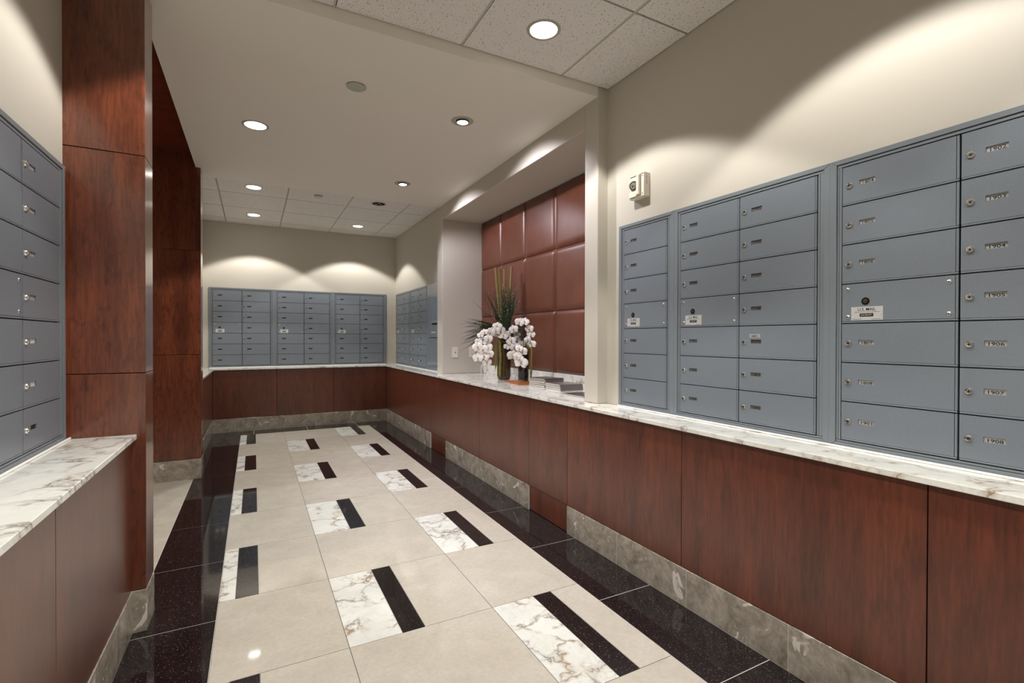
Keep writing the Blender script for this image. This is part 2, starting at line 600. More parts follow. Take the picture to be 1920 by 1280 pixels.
g2 = 0.0022
ys = [YN] + [1.155 + 0.6245 * i for i in range(-4, 9)] + [6.832]
for i in range(len(ys) - 1):
    tile(-0.457, ys[i], XBL, ys[i + 1], 2, g2)
    tile(XBR, ys[i], 1.712, ys[i + 1], 2, g2)
xs = [-0.457, -0.003, 0.622, 1.25, 1.712]
for i in range(len(xs) - 1):
    tile(xs[i], 6.832, xs[i + 1], 7.14, 2, g2)
# cream floor of the side passage
px = [-2.3, -1.677, -1.067, -0.457]
py = [2.45, 2.562, 3.172, 3.782, 4.392, 5.0]
for i in range(3):
    for j in range(5):
        tile(px[i], py[j], px[i + 1], py[j + 1], 0)
mk('floor', bm, [M_BEIGE, M_TILE, M_BLACK, M_GROUT, M_GROUT_L], kind='structure', origin=(0, 0, 0))

def struct_box(name, *a, mat=M_WALL, bev=0.0):
    b = bmesh.new()
    box(b, *a, bev=bev)
    return mk(name, b, mat, kind='structure')

# right side: mailbox wall, pier, niche, far wall, all one plastered wall
ZC = 0.805
for a_, bv in (((XW, YN, ZC + 0.0005, 2.05, 2.34, 2.80), 0), ((1.812, 2.34, ZC + 0.0005, 2.40, 2.47, 2.80), 0.003), ((1.812, 2.471, 2.485, 2.40, 5.049, 2.80), 0.003),
               ((1.812, 5.05, ZC + 0.0005, 2.40, 5.22, 2.80), 0.003), ((2.285, 2.471, ZC + 0.0005, 2.40, 5.049, 2.484), 0), ((XW, 5.221, ZC + 0.0005, 2.05, YB, 2.80), 0),
               ((XW, YN, 0.0, 2.40, YB, 0.784), 0)):
    b = bmesh.new()
    box(b, *a_, bev=bv)
    mk('wall_right', b, M_WALL, kind='structure')
b = bmesh.new()
box(b, -0.583, YB, 0.0, 2.05, YB + 0.12, 2.80)
mk('wall_back', b, M_WALL, kind='structure')
b = bmesh.new()
box(b, -0.75, YN, 0.0, XWL, 2.454, 2.80)
box(b, -0.70, 5.072, 0.0, -0.583, YB + 0.12, 2.80)
mk('wall_left', b, M_WALL, kind='structure')
struct_box('wall_front', -0.75, YN - 0.1, 0, 2.05, YN, 2.80)
# side passage beyond the opening
b = bmesh.new()
box(b, -2.42, 2.45, 0, -2.3, 5.05, 2.80)
box(b, -2.3, 2.45, 0, -1.21, 2.60, 2.80)
box(b, -2.3, 4.92, 0, -1.51, 5.05, 2.80)
mk('wall_left', b, M_WALL, kind='structure')

# tiled ceilings
def tile_ceiling(xs, ys, z):
    b, ly = new_rbm()
    for i in range(len(xs) - 1):
        for j in range(len(ys) - 1):
            gx = 0.0055
            rbox(b, ly, xs[i] + gx, ys[j] + gx, z, xs[i + 1] - gx, ys[j + 1] - gx, z + 0.012, mat=0)
    box(b, xs[0] - 0.02, ys[0] - 0.02, z + 0.009, xs[-1] + 0.02, ys[-1] + 0.02, z + 0.06, mat=1)
    # suspended grid bars, a little above the tile faces
    for x in xs[1:-1]:
        box(b, x - 0.0085, ys[0], z - 0.0012, x + 0.0015, ys[-1], z + 0.008, mat=2)
    return mk('ceiling', b, [M_ACOUSTIC, M_GAP, M_TBAR], kind='structure', origin=(0, 0, z))
tile_ceiling([-0.66, -0.285, 0.325, 0.94, 1.55, 1.886], [YN, -0.71, -0.10, 0.51, 1.12, 1.73, 2.34], ZT)
tile_ceiling([-0.60, -0.315, 0.312, 0.934, 1.55, 1.886], [5.155, 5.80, 6.425, 7.05, YB + 0.002], ZT)
# plaster ceiling between them
b = bmesh.new()
box(b, -0.433, 2.3405, ZG, 1.8115, 5.155, 2.80)
box(b, -0.66, 2.3405, ZG, -0.433, 2.60, 2.80)
mk('ceiling', b, M_CEIL, kind='structure')
b = bmesh.new()
box(b, -1.2, 2.60, 2.748, -0.434, 4.92, 2.80)
sof = mk('ceiling', b, WOOD_SOFFIT, kind='structure')
b = bmesh.new()
box(b, -2.35, 2.55, ZG, -1.2, 4.95, 2.80)
mk('ceiling', b, M_CEIL, kind='structure')

# stone baseboards with pale joints
def baseboard(name, segs, axis, front, back, z=0.168):
    b, ly = new_rbm()
    for (a0, a1, step, first) in segs:
        cuts = [a0]
        c = first
        while c < a1 - 0.03:
            if c > a0 + 0.03: cuts.append(c)
            c += step
        cuts.append(a1)
        for i in range(len(cuts) - 1):
            s0, s1 = cuts[i] + 0.0012, cuts[i + 1] - 0.0012
            if axis == 'y': rbox(b, ly, front, s0, 0.003, back, s1, z, mat=0, bev=0.0006)
            else: rbox(b, ly, s0, front, 0.003, s1, back, z, mat=0, bev=0.0006)
        e = 0.0006 if (front < back) else -0.0006
        if axis == 'y': box(b, front + e, a0, 0.0, back, a1, z - 0.0006, mat=1)
        else: box(b, a0, front + e, 0.0, a1, back, z - 0.0006, mat=1)
    return mk(name, b, [M_BASE, M_GROUT_L], kind='structure')
baseboard('baseboard_right', [(YN, 2.488, 0.469, 1.552 - 0.469 * 6), (2.962, 4.637, 0.61, 3.69), (5.112, 7.118, 0.61, 5.72)], 'y', 1.697, 1.712)
baseboard('baseboard_back', [(-0.453, 1.697, 0.473, -0.212)], 'x', 7.120, 7.135)
baseboard('baseboard_left', [(YN, 2.455, 0.61, 2.2 - 0.61 * 6)], 'y', -0.436, -0.450)
baseboard('baseboard_left', [(5.073, 7.120, 0.61, 5.6)], 'y', -0.4535, -0.468)

# dark carcass behind the wainscot
b = bmesh.new()
box(b, 1.7225, YN, 0.0, 1.884, YB, 0.7835)
mk('trim_1', b, M_GAP, kind='structure')
b = bmesh.new()
box(b, -0.478, 7.146, 0.0, 1.7224, YB, 0.7835)
mk('trim_2', b, M_GAP, kind='structure')
b = bmesh.new()
box(b, -0.644, YN, 0.0, -0.460, 2.454, 0.7835)
box(b, -0.582, 5.073, 0.0, -0.479, YB, 0.7835)
mk('trim_3', b, M_GAP, kind='structure')

# ------------------------------------------------------------------ wainscot panels
def panel(axis, a0, a1, front, back, z0, z1, label):
    b = bmesh.new()
    gp = 0.0016
    if axis == 'y': box(b, front, a0 + gp, z0, back, a1 - gp, z1, bev=0.0008)
    else: box(b, a0 + gp, front, z0, a1 - gp, back, z1, bev=0.0008)
    o = mk('wood_panel', b, WOOD_PANEL)
    return tag(o, label, 'wood panel', 'cherry wainscot panels below the counters')
ZP0, ZP1 = 0.1715, 0.7805
rl = [(-0.24, 0.676, 'reddish cherry wainscot panel at the bottom right corner of the photo'),
      (0.676, 1.584, 'wide reddish cherry wainscot panel under the large mailboxes, second from the right'),
      (1.584, 2.49, 'wide cherry wainscot panel under the one column mailbox unit and the cream pier'),
      (2.49, 2.96, 'narrow cherry wainscot panel beside the niche with a separate kick piece below it'),
      (2.96, 3.81, 'cherry wainscot panel under the stacks of magazines'),
      (3.81, 5.108, 'wide cherry wainscot panel under the vase of orchids'),
      (5.108, 7.118, 'long dark cherry wainscot panel under the side mailboxes by the far right corner')]
for a0, a1, lb in rl:
    panel('y', a0, a1, 1.700, 1.716, ZP0, ZP1, lb)
tag(panel('y', 2.49, 2.96, 1.704, 1.716, 0.004, 0.168, 'small cherry kick piece at floor level under the narrow panel'), group='cherry kick pieces')
tag(panel('y', 4.639, 5.110, 1.704, 1.716, 0.004, 0.168, 'farther small cherry kick piece at floor level below the orchids'), group='cherry kick pieces')
for a0, a1, lb in [(-0.4565, 0.266, 'left cherry wainscot panel on the far end wall'), (0.266, 0.973, 'middle cherry wainscot panel on the far end wall'),
                   (0.973, 1.6995, 'right cherry wainscot panel on the far end wall')]:
    panel('x', a0, a1, 7.124, 7.140, ZP0, ZP1, lb)
panel('y', 0.70, 1.608, -0.439, -0.455, ZP0, ZP1, 'reddish cherry wainscot panel at the bottom left corner of the photo')
panel('y', 1.608, 2.4545, -0.439, -0.455, ZP0, ZP1, 'cherry wainscot panel under the left counter, beside the near column')
panel('y', 5.073, 7.123, -0.457, -0.473, ZP0, ZP1, 'cherry wainscot panel seen edge-on to the right of the far column')

# ------------------------------------------------------------------ columns
def column(label, x0, x1, y0, y1, bx0, bx1, seams, zt):
    root = empty('wood_column', ((x0 + x1) / 2, (y0 + y1) / 2, 0))
    tag(root, label, 'column')
    zz = [0.172] + seams + [zt]
    for i in range(len(zz) - 1):
        b = bmesh.new()
        box(b, x0, y0, zz[i] + 0.0015, x1, y1, zz[i + 1] - 0.0015, bev=0.0012)
        mk('veneer_panel', b, WOOD_COL, root)
    b = bmesh.new()
    box(b, x0 + 0.006, y0 + 0.006, 0.10, x1 - 0.006, y1 - 0.006, zt, mat=0)
    mk('core', b, M_GAP, root)
    b, ly = new_rbm()
    rbox(b, ly, bx0, y0 - 0.004, 0.0, bx1, y1 + 0.004, 0.170, bev=0.0012)
    sb = mk('stone_base', b, M_BASE, root)
    sb['label'] = 'grey fossil marble base'
column('figured cherry veneer column beside the left mailboxes, nearest the camera', -1.2, -0.390, 2.456, 2.618, -1.2, -0.388, [1.053, 1.932], 2.74)
column('dark cherry veneer column beyond the opening, behind the nearer one', -1.5, -0.398, 4.902, 5.07, -1.5, -0.3955, [1.052, 1.930], 2.78)

# ------------------------------------------------------------------ countertops
root = empty('countertop', (1.78, 3.0, ZC - 0.022))
tag(root, 'long white marble countertop with brown veins running along the right and end walls', 'countertop')
b = bmesh.new()
prism(b, [(1.680, YN), (1.680, 7.104), (-0.437, 7.104), (-0.437, 5.073), (-0.582, 5.073), (-0.582, YB - 0.001), (1.884, YB - 0.001), (1.884, 5.05), (2.284, 5.05), (2.284, 2.471), (1.884, 2.471), (1.884, YN)], ZC - 0.020, ZC, bev=0.002)
mk('slab', b, M_TOP, root, origin=(0, 0, ZC))
for a_ in ((1.8702, YN, ZC, 1.8622, 2.218, ZC + 0.008), (-0.508, YB - 0.0228, ZC, 1.74, YB - 0.0148, ZC + 0.008), (1.8702, 5.285, ZC, 1.8622, 7.256, ZC + 0.008)):
    b = bmesh.new()
    box(b, *a_, bev=0.003)
    mk('sealant_bead', b, M_CAULK, root)
b = bmesh.new()
box(b, 2.262, 2.472, ZC, 2.284, 5.048, 0.903, bev=0.0015)
bs = mk('backsplash', b, M_TOP, root)
root = empty('countertop', (-0.53, 1.0, ZC - 0.022))
tag(root, 'white marble countertop with brown veins below the left mailboxes, ending at the column', 'countertop')
b = bmesh.new()
box(b, -0.644, YN, ZC - 0.020, -0.420, 2.4545, ZC, bev=0.002)
mk('slab', b, M_TOP, root, origin=(5, 5, ZC))
b = bmesh.new()
box(b, -0.6302, YN, ZC, -0.6222, 2.4545, ZC + 0.008, bev=0.003)
mk('sealant_bead', b, M_CAULK, root)

# ------------------------------------------------------------------ mailboxes
ROWS = [1.812, 1.6725, 1.5328, 1.3931, 1.2528, 1.1134, 0.974, 0.8345]
FZ0, FZ1 = 0.8055, 1.842
D = 0.0145      # depth of the unit off the wall
def mailbox_unit(loc, rz, ncol, numbers, label, group, detail=True, cards=None, first_special=True):
    """local frame: X to the viewer's right, Z up, the front faces -Y; y=0 is the face of the trim."""
    root = empty('mailbox_unit', loc, rz, frame_local=True)
    tag(root, label, 'mailboxes', group)
    w = 0.7535 if ncol == 2 else 0.420
    z0, z1 = FZ0 - loc[2], FZ1 - loc[2]
    # outer trim, four mitred lengths
    b = bmesh.new()
    m = 0.0225
    mt = 0.0175
    e = 0.0005
    pieces = [[(e, z0 + e), (w - e, z0 + e), (w - m - e, z0 + mt), (m + e, z0 + mt)], [(e, z1 - e), (m + e, z1 - mt), (w - m - e, z1 - mt), (w - e, z1 - e)],
              [(0, z0 + 2 * e), (m, z0 + mt + e), (m, z1 - mt - e), (0, z1 - 2 * e)], [(w, z0 + 2 * e), (w, z1 - 2 * e), (w - m, z1 - mt - e), (w - m, z0 + mt + e)]]
    for pc in pieces:
        fr = [b.verts.new((x, 0, z)) for x, z in pc]
        bk = [b.verts.new((x, D, z)) for x, z in pc]
        fs = [b.faces.new(fr), b.faces.new(list(reversed(bk)))]
        for i in range(4):
            fs.append(b.faces.new((fr[i], bk[i], bk[(i + 1) % 4], fr[(i + 1) % 4])))
        bmesh.ops.recalc_face_normals(b, faces=fs)
        bmesh.ops.bevel(b, geom=list({ed for f in fs[:1] for ed in f.edges}), offset=0.0007, segments=1, affect='EDGES')
    # inner lining ring and rails
    zi0, zi1 = ROWS[7] - loc[2], ROWS[0] - loc[2]
    xi0 = 0.0425
    cw = 0.3285
    xe = xi0 + ncol * cw + (ncol - 1) * 0.005 + 0.002
    y = 0.0035
    box(b, m + 0.0016, y, z0 + mt + 0.0016, w - m - 0.0016, D, zi0 - 0.0030, bev=0.0005)
    box(b, m + 0.0016, y, zi1 + 0.0012, w - m - 0.0016, D, z1 - mt - 0.0016, bev=0.0005)
    for (a, c) in ((m + 0.0016, m + 0.0080), (m + 0.0094, xi0 - 0.0036)):
        box(b, a, y + 0.0005, zi0 - 0.001, c, D, zi1 + 0.001, bev=0.0005)
    for (a, c) in ((xe + 0.0024, xe + 0.0090), (xe + 0.0104, w - m - 0.0016)):
        if c - a > 0.001:
            box(b, a, y + 0.0005, zi0 - 0.001, c, D, zi1 + 0.001, bev=0.0005)
    mk('frame', b, M_BOXTRIM, root)
    b = bmesh.new()
    box(b, 0.001, D - 0.003, z0 + 0.001, w - 0.001, D - 0.0002, z1 - 0.001)
    mk('backing', b, M_GAP, root)
    ni = 0
    for c in range(ncol):
        dx0 = xi0 + c * (cw + 0.005)
        dx1 = dx0 + cw
        for r in range(7):
            t, bt = ROWS[r] - loc[2] - 0.0030, ROWS[r + 1] - loc[2]
            special = (c == 0 and r == 3 and first_special)
            yf = 0.0028
            zc = (ROWS[r] + ROWS[r + 1]) / 2 - loc[2] + 0.0
            b = bmesh.new()
            rail = bt + 0.0065          # the door's folded lower lip
            box(b, dx0 + 0.0002, yf - 0.0010, bt + 0.0004, dx1, D - 0.003, rail - 0.0012, bev=0.0009)
            if special:
                box(b, dx0, yf, rail, dx1 - 0.0075, D - 0.003, t, bev=0.0008)
                box(b, dx1 - 0.0060, yf - 0.0008, rail, dx1, D - 0.003, t, bev=0.0008)
                d = mk('access_panel', b, M_BOX, root)
                d['label'] = 'screwed access panel with a round lock hole'
                for (sx, sz) in ((0.020, 0.1185), (0.020, 0.0215), (cw - 0.022, 0.1185), (cw - 0.022, 0.0215)):
                    b = bmesh.new()
                    cx, cz = dx0 + sx, bt + sz
                    lathe(b, [(0.0001, -0.0032), (0.0035, -0.0028), (0.0064, -0.0012), (0.0070, 0.0)], (cx, yf, cz), 'Y', 16)
                    lathe(b, [(0.0022, -0.0034), (0.0022, -0.0025)], (cx, yf, cz), 'Y', 6, mat=1)
                    mk('screw', b, [M_SCREW, M_BRASS], d, smooth='auto')
                b = bmesh.new()
                cx, cz = dx0 + 0.076, bt + 0.0745
                lathe(b, [(0.0001, 0.0), (0.0098, -0.0003), (0.0125, -0.0010), (0.0132, 0.0)], (cx, yf, cz), 'Y', 24, mat=0)
                lathe(b, [(0.0001, -0.0026), (0.0066, -0.0022), (0.0070, 0.0)], (cx, yf, cz), 'Y', 16, mat=1)
                box(b, cx - 0.0055, yf - 0.0032, cz - 0.0008, cx + 0.0055, yf - 0.0015, cz + 0.0008, mat=0)
                mk('master_lock', b, [M_GAP, M_BRASS], d, smooth='auto')
                b = bmesh.new()
                px0, px1, pz0, pz1 = dx0 + 0.031, dx0 + 0.130, bt + 0.0085, bt + 0.0555
                yp = yf - 0.0011
                box(b, px0, yp, pz0, px1, yf, pz1, bev=0.0004, mat=0)
                P = lambda ax0, az0, ax1, az1, yy=yp - 0.0002: (lambda u, v: (ax0 + (ax1 - ax0) * u, yy, az0 + (az1 - az0) * v))
                pw, ph = px1 - px0, pz1 - pz0
                text(b, 'U.S. MAIL', P(px0 + 0.22 * pw, pz0 + 0.70 * ph, px0 + 0.78 * pw, pz0 + 0.92 * ph), 1)
                if detail:
                    text(b, 'Approved by the U.S. Postal Service', P(px0 + 0.11 * pw, pz0 + 0.575 * ph, px0 + 0.90 * pw, pz0 + 0.645 * ph), 1)
                box(b, px0 + 0.28 * pw, yp - 0.0003, pz0 + 0.27 * ph, px0 + 0.71 * pw, yp, pz0 + 0.51 * ph, mat=1)
                if detail:
                    text(b, 'SALSBURY', P(px0 + 0.32 * pw, pz0 + 0.345 * ph, px0 + 0.67 * pw, pz0 + 0.44 * ph, yp - 0.0005), 0)
                    box(b, px0 + 0.05 * pw, yp - 0.0002, pz0 + 0.075 * ph, px0 + 0.34 * pw, yp, pz0 + 0.095 * ph, mat=1)
                    box(b, px0 + 0.65 * pw, yp - 0.0002, pz0 + 0.075 * ph, px0 + 0.93 * pw, yp, pz0 + 0.095 * ph, mat=1)
                for sx in (0.035, 0.955):
                    lathe(b, [(0.0001, -0.0012), (0.0018, -0.0008), (0.0022, 0)], (px0 + sx * pw, yp, pz0 + 0.47 * ph), 'Y', 8, mat=0)
                mk('mail_plate', b, [M_PLATE, M_INK], d)
                continue
            num = numbers[ni] if numbers and ni < len(numbers) else ''
            ni += 1
            # door with a sunk window
            wx0, wx1 = dx0 + 0.0545, dx0 + 0.1035
            wz0, wz1 = zc - 0.0065, zc + 0.0095
            X = [dx0, wx0, wx1, dx1 - 0.0075]
            Z = [rail, wz0, wz1, t]
            gv = [[b.verts.new((x, yf, z)) for z in Z] for x in X]
            for i in range(3):
                for j in range(3):
                    if i == 1 and j == 1: continue
                    b.faces.new((gv[i][j], gv[i + 1][j], gv[i + 1][j + 1], gv[i][j + 1]))
            bkv = [[b.verts.new((x, yf + 0.0046, z)) for z in (wz0, wz1)] for x in (wx0, wx1)]
            q = [gv[1][1], gv[2][1], gv[2][2], gv[1][2]]
            p = [bkv[0][0], bkv[1][0], bkv[1][1], bkv[0][1]]
            for i in range(4):
                b.faces.new((q[i], p[i], p[(i + 1) % 4], q[(i + 1) % 4]))
            ring = [gv[0][j] for j in range(4)] + [gv[i][3] for i in (1, 2, 3)] + [gv[3][j] for j in (2, 1, 0)] + [gv[i][0] for i in (2, 1)]
            rb = [b.verts.new((v.co.x, D - 0.0032, v.co.z)) for v in ring]
            for i in range(len(ring)):
                j = (i + 1) % len(ring)
                b.faces.new((ring[i], ring[j], rb[j], rb[i]))
            bmesh.ops.recalc_face_normals(b, faces=list(b.faces))
            box(b, dx1 - 0.0060, yf - 0.0008, rail, dx1, D - 0.003, t, bev=0.0008)
            d = mk('mailbox_door', b, M_BOX, root)
            # lock
            b = bmesh.new()
            cx, cz = dx0 + 0.0215, zc - 0.0015
            lathe(b, [(0.0001, -0.0022), (0.0052, -0.0022), (0.0058, -0.0046), (0.0082, -0.0050), (0.0098, -0.0026), (0.0102, 0.0)], (cx, yf, cz), 'Y', 22)
            lathe(b, [(0.0001, -0.0030), (0.0038, -0.0030), (0.0040, -0.0022)], (cx, yf, cz - 0.0003), 'Y', 12, mat=1)
            box(b, cx - 0.0009, yf - 0.0036, cz - 0.0032, cx + 0.0009, yf - 0.0026, cz + 0.0032, mat=2)
            mk('lock', b, [M_CHROME, M_BRASS, M_GAP], d, smooth='auto')
            # number card
            b = bmesh.new()
            yc = yf + 0.0038
            box(b, wx0 + 0.0002, yc, wz0 + 0.0002, wx1 - 0.0002, yf + 0.0046, wz1 - 0.0002, mat=0)
            cm = M_CARDDARK if not detail else M_CARDGREY
            stuck = num.startswith('*')
            if cards:
                cm = cards[c * 7 + r] or M_CARDDARK
            elif stuck:
                cm = M_CARDDARK
            elif num and detail:
                cm = M_CARDC if num[:2] in ('19', '18') and numbers[0] == '1804' else M_CARDSHADE  # units nearer the pier get the card with painted-in recess shade
            if num and not stuck:
                text(b, num, lambda u, v: (wx0 + 0.0085 + 0.0345 * u, yc - 0.0004, wz0 + 0.0016 + 0.0096 * v), 1)
            mk('number_card', b, [cm, M_INK], d)
            if stuck:
                b = bmesh.new()
                box(b, wx0 - 0.006, yf - 0.0008, wz1 + 0.0075, wx1 - 0.005, yf, wz1 + 0.0235, mat=0, bev=0.0003)
                text(b, num[1:], lambda u, v: (wx0 + 0.004 + 0.028 * u, yf - 0.0010, wz1 + 0.0105 + 0.0088 * v), 1)
                mk('stick_on_number', b, [M_CARDGREY, M_INK], d)
    return root

def seq(f, k, n):
    out = []
    for _ in range(n):
        out.append('%d%02d' % (f, k)); k += 1
        if k > 8: k = 1; f += 1
    return out
XF = XW - D            # front face of the right hand units
GR = 'mailbox units set in the right wall'
mailbox_unit((XF, 2.2185, ZC), -PI / 2, 1, seq(15, 8, 6), 'narrow blue grey mailbox unit with a single column of seven doors, beside the pier', GR)
nb = ['1606', '1607', '1608', '1701', '1703', '1704', '1705', '1706', '1707', '1708', '*1801', '1802', '1803']
mailbox_unit((XF, 1.798, ZC), -PI / 2, 2, nb, 'blue grey mailbox unit with doors 1705 to 1803 in its right column', GR)
nc = ['1804', '1805', '1806', '1807', '1808', '1901', '1902', '1903', '1904', '1905', '1906', '1907', '1908']
mailbox_unit((XF, 1.0445, ZC), -PI / 2, 2, nc, 'largest looking blue grey mailbox unit, with doors 1804 to 1908, at the right edge', GR)
GBk = 'mailbox units on the far end wall'
for i, lb in enumerate(['left of the three blue grey mailbox units on the far end wall', 'middle of the three blue grey mailbox units on the far end wall', 'right of the three blue grey mailbox units on the far end wall']):
    cards = None
    if i == 0:
        cards = [None] * 14; cards[13] = M_CARD
    mailbox_unit((-0.5095 + 0.7505 * i, YB - D, ZC), 0, 2, seq(7, 4, 39)[13 * i:13 * i + 13], lb, GBk, detail=False, cards=cards)
GS = 'mailbox units on the side wall in the far corner'
for i, lb in enumerate(['blue grey mailbox unit on the side wall touching the far right corner', 'blue grey mailbox unit on the side wall next to the blank mail slot panel']):
    mailbox_unit((XF, 7.256 - 0.7535 * i, ZC), -PI / 2, 2, seq(12, 3, 26)[13 * i:13 * i + 13], lb, GS, detail=False)
cl = [None] * 14
cl[7] = cl[8] = cl[9] = cl[10] = M_CARDGREY; cl[11] = M_CARD; cl[12] = M_CARD; cl[13] = M_INK
mailbox_unit((XWL + D, 2.4255 - 0.7535, ZC), PI / 2, 2, [], 'mailbox unit on the left wall beside the cherry column', None, cards=cl)

# blank panel with the letter slot
root = empty('mail_slot_panel', (XF, 5.748, ZC), -PI / 2, frame_local=True)
tag(root, 'tall plain glossy blue grey panel with a letter slot, beside the side wall mailboxes', 'mail slot')
b = bmesh.new()
box(b, 0, 0, 0.0005, 0.462, D, FZ1 - ZC, bev=0.0012)
mk('panel', b, M_PANEL, root)
b = bmesh.new()
box(b, 0.16, -0.010, 0.565, 0.40, -0.0003, 0.590, bev=0.002)
mk('slot_hood', b, M_BOXTRIM, root)
b = bmesh.new()
box(b, 0.18, -0.002, 0.548, 0.38, -0.0003, 0.563, bev=0.0004)
mk('slot_opening', b, M_GAP, root)
b = bmesh.new()
box(b, 0.15, -0.002, 0.452, 0.30, -0.0003, 0.464, bev=0.0004)
mk('label_strip', b, M_PLATE, root)
b = bmesh.new()
box(b, 0.08, -0.004, 0.393, 0.44, -0.0003, 0.399, bev=0.0008)
mk('ledge', b, M_GAP, root)
b = bmesh.new()
lathe(b, [(0.0001, -0.003), (0.009, -0.003), (0.011, 0)], (0.112, -0.0003, 0.208), 'Y', 16)
mk('lock', b, M_BRASS, root, smooth='auto')

# ------------------------------------------------------------------ leather panels in the niche
ycols = [2.474, 2.988, 3.509, 4.030, 4.550, 5.047]
zrows = [0.9045, 1.4285, 1.9555, 2.483]
cn = ['nearest the pier, mostly hidden by it', 'second from the pier', 'third from the pier', 'fourth from the pier, behind the vase', 'farthest from the pier']
rn = ['bottom row', 'middle row', 'top row']
for i in range(5):
    for j in range(3):
        b = bmesh.new()
        y0, y1, z0, z1 = ycols[i] + 0.0008, ycols[i + 1] - 0.0008, zrows[j] + 0.0008, zrows[j + 1] - 0.0008
        cuts = [0, .004, .010, .018, .028, .040, .060]
        def line(a, c):
            L = c - a
            return [a + k for k in cuts] + [a + L * f for f in (0.3, 0.5, 0.7)] + [c - k for k in reversed(cuts)]
        Y, Z = line(y0, y1), line(z0, z1)
        def prof(d):
            d = min(1.0, d / 0.045)
            return 1 - (1 - d) ** 2.4
        gv = []
        for y in Y:
            rowv = []
            for z in Z:
                h = prof(min(y - y0, y1 - y)) * prof(min(z - z0, z1 - z))
                cy, cz = (y - y0) / (y1 - y0) * 2 - 1, (z - z0) / (z1 - z0) * 2 - 1
                h2 = 0.004 * (1 - cy * cy) * (1 - cz * cz)
                rowv.append(b.verts.new((2.2815 - 0.019 * h - h2, y, z)))
            gv.append(rowv)
        for a in range(len(Y) - 1):
            for c in range(len(Z) - 1):
                b.faces.new((gv[a][c], gv[a][c + 1], gv[a + 1][c + 1], gv[a + 1][c]))
        ring = [gv[0][c] for c in range(len(Z))] + [gv[a][-1] for a in range(1, len(Y))] + [gv[-1][c] for c in range(len(Z) - 2, -1, -1)] + [gv[a][0] for a in range(len(Y) - 2, 0, -1)]
        rb = [b.verts.new((2.2845, v.co.y, v.co.z)) for v in ring]
        for k2 in range(len(ring)):
            b.faces.new((ring[k2], ring[(k2 + 1) % len(ring)], rb[(k2 + 1) % len(ring)], rb[k2]))
        bmesh.ops.recalc_face_normals(b, faces=list(b.faces))
        o = mk('leather_panel', b, M_LEATHER, smooth=True)
        tag(o, 'russet leather wall cushion in the %s, column %s' % (rn[j], cn[i]), 'wall panel', 'russet leather cushions lining the niche')

# ------------------------------------------------------------------ lights in the ceilings
def downlight(x, y, z, label, lens=M_LENS):
    root = empty('recessed_downlight', (x, y, z - 0.004))
    tag(root, label, 'ceiling light', 'round recessed downlights')
    b = bmesh.new()
    lathe(b, [(0.066, 0.0), (0.067, -0.003), (0.080, -0.0035), (0.083, -0.0008), (0.083, 0.0)], (x, y, z), 'Z', 48)
    mk('trim_ring', b, M_RING, root, smooth='auto')
    b = bmesh.new()
    lathe(b, [(0.0665, -0.0006), (0.064, -0.0022), (0.0001, -0.0026)], (x, y, z), 'Z', 48)
    mk('lens', b, lens, root, smooth='auto')
    lamp('ceiling_lamp', (x, y, z - 0.012), DOWN_W, WARM, CUT, 0.15, 0.05, parent=root, wide=1.55)
downlight(1.245, 2.035, ZT, 'large lit round downlight in the near acoustic tile ceiling')
downlight(0.011, 3.748, ZG, 'lit round downlight in the smooth plaster ceiling')
downlight(0.0, 5.510, ZT, 'lit round downlight in the far tile ceiling, left and nearer the plaster edge')
downlight(0.0, 6.752, ZT, 'lit round downlight in the far tile ceiling, on the left near the end wall')
downlight(1.234, 6.768, ZT, 'lit round downlight in the far tile ceiling, on the right near the end wall', M_LENS_DIM)

root = empty('recessed_downlight', (1.233, 5.527, ZT - 0.004))
tag(root, 'unlit round downlight with a dark open reflector in the far tile ceiling', 'ceiling light', 'round recessed downlights')
b = bmesh.new()
lathe(b, [(0.066, 0.0), (0.067, -0.003), (0.080, -0.0035), (0.083, -0.0008), (0.083, 0.0)], (1.233, 5.527, ZT), 'Z', 48)
mk('trim_ring', b, M_RING, root, smooth='auto')
b = bmesh.new()
lathe(b, [(0.0665, -0.0004), (0.05, -0.0012), (0.0001, -0.0014)], (1.233, 5.527, ZT), 'Z', 32)
mk('dark_reflector', b, M_GAP, root)
b = bmesh.new()
for a in range(3):
    an = a * 2.1 + 0.4
    box(b, 1.233 + 0.03 * math.cos(an) - 0.009, 5.527 + 0.03 * math.sin(an) - 0.009, ZT - 0.006, 1.233 + 0.03 * math.cos(an) + 0.009, 5.527 + 0.03 * math.sin(an) + 0.009, ZT - 0.001, bev=0.002)
mk('lamp_tubes', b, M_GREYPLASTIC, root)

def spot_fit(x, y, label, aim):
    root = empty('adjustable_spotlight', (x, y, ZG - 0.004))
    tag(root, label, 'ceiling light', 'small adjustable spotlights facing the niche')
    b = bmesh.new()
    lathe(b, [(0.042, 0.0), (0.043, -0.002), (0.068, -0.0045), (0.074, -0.0010), (0.074, 0.0)], (x, y, ZG), 'Z', 40)
    mk('trim_ring', b, M_RING, root, smooth='auto')
    b = bmesh.new()
    lathe(b, [(0.0425, -0.0004), (0.0001, -0.0006)], (x, y, ZG), 'Z', 32)
    mk('recess', b, M_GAP, root)
    b = bmesh.new()
    lathe(b, [(0.036, -0.0006), (0.038, -0.006), (0.040, -0.010), (0.036, -0.011)], (x + 0.002, y, ZG), 'Z', 32, close=False)
    mk('gimbal', b, M_CHROME, root, smooth='auto')
    b = bmesh.new()
    lathe(b, [(0.0355, -0.004), (0.031, -0.009), (0.0001, -0.0105)], (x + 0.002, y, ZG), 'Z', 32)
    mk('bulb', b, M_BULB, root, smooth='auto')
    lamp('spot_lamp', (x + 0.004, y, ZG - 0.018), SPOT_W, COOL, math.radians(116), 0.45, 0.03, parent=root, aim=aim)
